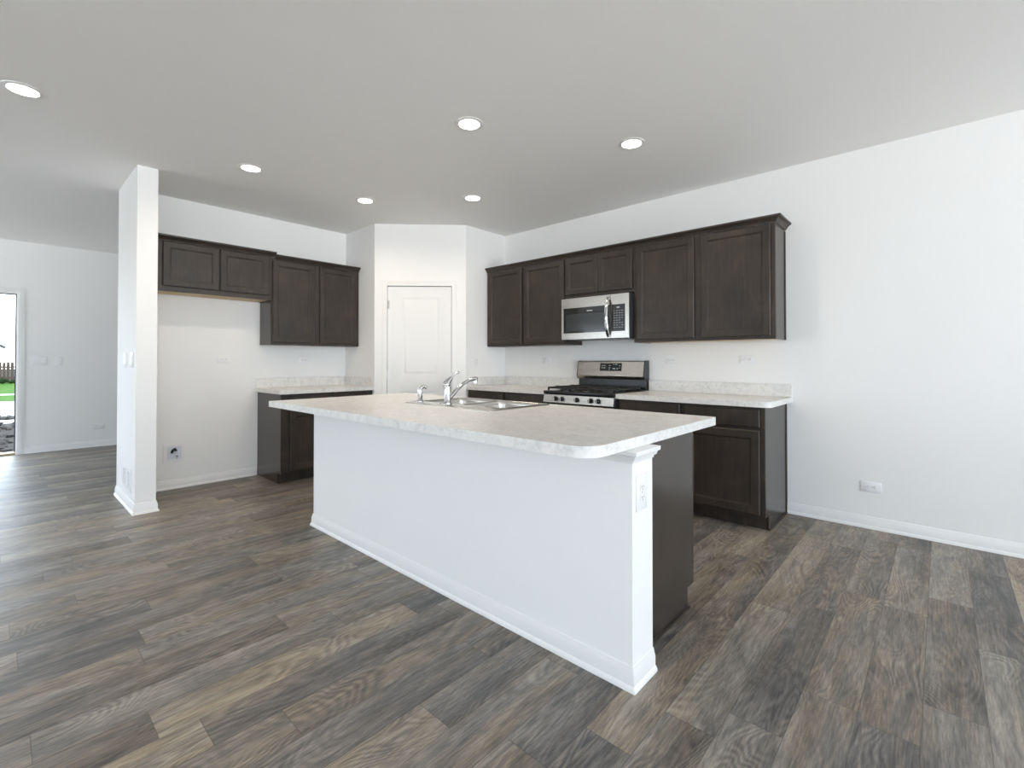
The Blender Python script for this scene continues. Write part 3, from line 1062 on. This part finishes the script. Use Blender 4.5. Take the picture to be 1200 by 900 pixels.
outlet('white outlet above the right worktop, nearer the range', (XR, 1.850, 1.208), FACE_RIGHT)
outlet('white outlet above the right worktop, nearer its exposed end', (XR, 1.194, 1.212), FACE_RIGHT)
outlet('white outlet above the worktop left of the gas range', (XR, 3.317, 1.200), FACE_RIGHT)
outlet('white outlet low on the bare right wall near the floor', (XR, 0.378, 0.297), FACE_RIGHT)
outlet('white upright outlet on the pantry stub wall left of the range worktop', (3.738, 3.971, 1.195), FACE_BACK, False)
outlet('white outlet high in the empty fridge alcove', (1.545, YB, 1.216), FACE_BACK)
outlet('white outlet over the small worktop beside the pantry', (2.345, YB, 1.208), FACE_BACK)
outlet('white upright outlet on the near end of the island half wall', (1.636, KY0, 0.708), FACE_BACK, False, (0.084, 0.135))
outlet('white outlet low on the far room wall', (0.973, YF, 0.285), FACE_BACK)


def switch(label, loc, rz, gangs, group='white switch plates'):
    t = thing('switch_plate', label, 'light switch', loc, rz, group)
    w = 0.074 + 0.046 * (gangs - 1)
    MB().box(-w / 2, w / 2, -0.0065, -0.0003, -0.06, 0.06, 0.0025).build('plate', M['plastic'], t)
    for i in range(gangs):
        c = (i - (gangs - 1) / 2) * 0.046
        k_ = MB()
        k_.loft([[(c - 0.016, y0_, -0.033), (c + 0.016, y0_, -0.033), (c + 0.016, y1_, 0.0), (c + 0.016, y2_, 0.033), (c - 0.016, y2_, 0.033), (c - 0.016, y1_, 0.0)]
                 for y0_, y1_, y2_ in ((-0.0066, -0.0066, -0.0066), (-0.0115, -0.0085, -0.0090))])
        k_.build('rocker', M['plastic'], t, smooth=False)
    return t


switch('white switch plate on the wing wall, the one nearer its free edge', (0.734, 4.800, 1.205), FACE_RIGHT, 2)
switch('white switch plate on the wing wall, the one further from its free edge', (0.734, 5.100, 1.205), FACE_RIGHT, 2)
switch('white three gang switch plate beside the front doorway', (0.372, YF, 1.203), FACE_BACK, 3)
switch('white single switch plate right of the three gang plate by the doorway', (0.562, YF, 1.200), FACE_BACK, 1)

# return air grille on the wing wall
gr = thing('air_grille', 'white louvered air grille low on the wing wall', 'vent', (0.734, 4.985, 0.235), FACE_RIGHT)
GW, GH = 0.40, 0.19
g = MB()
g.slab([(-GW / 2, -GH / 2), (GW / 2, -GH / 2), (GW / 2, GH / 2), (-GW / 2, GH / 2)],
       [rrect(-GW / 2 + 0.028, -0.008, -GH / 2 + 0.022, GH / 2 - 0.022, 0.003, 1)[::-1], rrect(0.008, GW / 2 - 0.028, -GH / 2 + 0.022, GH / 2 - 0.022, 0.003, 1)[::-1]], 0.0003, 0.006)
bmesh.ops.rotate(g.bm, cent=(0, 0, 0), matrix=Matrix.Rotation(R(90), 3, 'X'), verts=g.bm.verts)
g.build('frame', M['plastic'], gr, smooth=False)
for side in (-1, 1):
    x0, x1 = (-GW / 2 + 0.029, -0.009) if side < 0 else (0.009, GW / 2 - 0.029)
    l_ = MB()
    for i in range(11):
        zz = -GH / 2 + 0.029 + i * (GH - 0.058) / 10
        l_.box(x0, x1, -0.0065, -0.0015, zz - 0.0042, zz + 0.0042, 0, 1, Matrix.Rotation(R(28), 3, 'X'))
    l_.build('louvers', M['plastic'], gr, smooth=False)
MB().box(-GW / 2 + 0.028, GW / 2 - 0.028, -0.0008, -0.0004, -GH / 2 + 0.022, GH / 2 - 0.022).build('duct_shade', M['darkgrey'], gr, smooth=False)  # dark sheet on the wall stands in for the shade behind the louvers

# recessed water valve box in the fridge alcove
vb = thing('valve_box', 'white plastic water valve box low in the empty fridge alcove', 'valve box', (1.130, YB, 0.332), FACE_BACK)
b = MB()
for x0, x1, z0, z1 in ((-0.085, 0.085, 0.060, 0.085), (-0.085, 0.085, -0.085, -0.060), (-0.085, -0.055, -0.060, 0.060), (0.055, 0.085, -0.060, 0.060)):
    b.box(x0, x1, -0.010, -0.0003, z0, z1)
b.build('box_frame', M['plastic'], vb, smooth=False)
MB().box(-0.054, 0.054, -0.004, -0.0003, -0.059, 0.059).build('box_back', plain('grey_box_plastic', (0.70, 0.73, 0.80), 0.4), vb, smooth=False)
v = MB()
v.tube([(-0.012, -0.005, 0.022), (-0.012, -0.018, 0.022)], 0.008, 12)
v.tube([(-0.022, -0.018, 0.004), (-0.014, -0.020, 0.030), (0.004, -0.020, 0.042), (0.016, -0.018, 0.022)], [0.010, 0.011, 0.010, 0.009], 10)
v.build('valve', M['rubber'], vb)
v = MB()
v.tube([(0.022, -0.005, -0.030), (0.022, -0.020, -0.030)], [0.010, 0.009], 12)
v.tube([(0.022, -0.016, -0.030), (0.022, -0.016, -0.052)], 0.006, 10)
v.build('spigot', M['chrome'], vb)

# ------------------------------------------------------------------ recessed downlights
LAMPS = [((0.089, 3.838), 'lit recessed downlight nearest the left edge, over the hallway'),
         ((1.357, 4.061), 'lit recessed downlight in front of the fridge alcove'),
         ((2.057, 2.252), 'lit recessed downlight above the middle of the island'),
         ((3.017, 1.608), 'lit recessed downlight in front of the cabinet right of the microwave'),
         ((2.374, 4.074), 'lit recessed downlight near the pantry wall, left one of the pair'),
         ((3.021, 3.259), 'lit recessed downlight near the range, right one of the pair by the pantry')]
for (lx, ly), label in LAMPS:
    t = thing('recessed_downlight', label, 'ceiling light', (lx, ly, ZC), 0, 'recessed ceiling downlights')
    MB().lathe([(0.066, -0.002), (0.068, -0.006), (0.090, -0.004), (0.093, -0.0004), (0.066, -0.0004)], (0, 0, 0), 36).build('trim_ring', M['trim'], t)
    MB().lathe([(0.0, -0.0062), (0.05, -0.0055), (0.0655, -0.0025), (0.0655, -0.0008), (0.0, -0.0008)], (0, 0, 0), 36).build('lens', M['lamp'], t)
    d = bpy.data.lights.new('downlight_glow', 'AREA')
    d.shape = 'DISK'
    d.size = 0.12
    d.energy = LAMP_POWER
    d.color = (1.0, 0.84, 0.64)
    d.spread = R(150)
    lo = bpy.data.objects.new('downlight_glow', d)
    COL.objects.link(lo)
    lo.parent = t
    lo.location = (0, 0, -0.010)

# ------------------------------------------------------------------ outdoors through the front doorway
ZG = -0.22
structure('ground', MB().box(-60, 60, YF + 0.16, 120, ZG - 0.2, ZG), M['soil'], smooth=False)
tag(MB().box(-30, 30, 15.6, 16.3, ZG, ZG + 0.02).build('sidewalk', M['concrete'], None, smooth=False), kind='structure')
tag(MB().box(-40, 40, 17.4, 23.6, ZG, ZG + 0.03).build('street', M['concrete'], None, smooth=False), kind='structure')
tag(MB().box(-40, 40, 23.61, 48, ZG, ZG + 0.04).build('lawn', M['grass'], None, smooth=False), 'bright green mown lawn across the street', 'grass', kind='stuff')
tag(MB().box(-40, 40, 27.6, 28.3, ZG + 0.041, ZG + 0.06).build('footpath', M['concrete'], None, smooth=False), kind='structure')
random.seed(5)
rb = MB()
for i in range(420):
    if i < 330:
        y = random.uniform(9.2, 15.3)
    else:
        y = random.uniform(16.4, 17.3)
    x = random.uniform(-1.9, 1.3) * (y / 12)
    s_ = random.uniform(0.03, 0.10)
    t = bmesh.new()
    bmesh.ops.create_icosphere(t, subdivisions=1, radius=s_)
    for q in t.verts:
        q.co *= random.uniform(0.7, 1.2)
    bmesh.ops.scale(t, vec=(random.uniform(0.8, 1.4), random.uniform(0.8, 1.3), random.uniform(0.5, 0.9)), verts=t.verts)
    bmesh.ops.translate(t, vec=(x, y, ZG + s_ * 0.3), verts=t.verts)
    rb._add(t)
tag(rb.build('rubble', M['stone'], None, smooth=False), 'loose grey stones and clods on the bare ground outside', 'rubble', kind='stuff')
fe = thing('board_fence', 'weathered brown board fence beyond the lawn', 'fence', (0, 42.0, ZG + 0.041))
bd = MB()
x = -12.0
while x < 12:
    bd.box(x, x + 0.14, -0.012, 0.012, 0.04, 1.28 + random.uniform(-0.02, 0.02))
    x += 0.17
bd.build('boards', M['fence'], fe, smooth=False)
for zz in (0.35, 1.0):
    MB().box(-12, 12, 0.013, 0.06, zz - 0.05, zz + 0.05).build('rail', M['fence'], fe, smooth=False)
for px in range(-12, 13, 4):
    MB().box(px - 0.05, px + 0.05, 0.061, 0.16, 0, 1.3).build('post', M['fence'], fe, smooth=False)
hg = MB()
for i in range(150):
    hr = random.uniform(0.12, 0.24)
    hg.ball((random.uniform(-9, 9), 41.6 + random.uniform(-0.15, 0.1), ZG + 0.042 + 0.8 * hr), hr, 1.3, 0.8, 0.8, 1)
tag(hg.build('hedge', M['hedge'], None, smooth=False), 'low dark green planting along the foot of the fence', 'hedge', kind='stuff')
ho = thing('house', 'pale house with a grey gable roof beyond the fence', 'house', (-3.2, 55, ZG))
hb_ = MB().box(-6, 3.2, 0, 9, 0, 2.75)
hb_.loft([[(-6, 0, 2.75), (3.2, 0, 2.75), (-1.4, 0, 5.2)], [(-6, 9, 2.75), (3.2, 9, 2.75), (-1.4, 9, 5.2)]])
hb_.build('walls', M['siding'], ho, smooth=False)
rf = MB()
for sx in (-1, 1):
    ex = -1.4 + sx * 5.1
    rf.loft([[(-1.4, yy, 5.24), (ex, yy, 2.52), (ex, yy, 2.70), (-1.4, yy, 5.42)] for yy in (-0.4, 9.4)])
rf.build('roof', M['shingle'], ho, smooth=False)
MB().box(-4.2, -3.0, -0.05, -0.004, 0.9, 2.1).build('window', M['glassw'], ho, smooth=False)
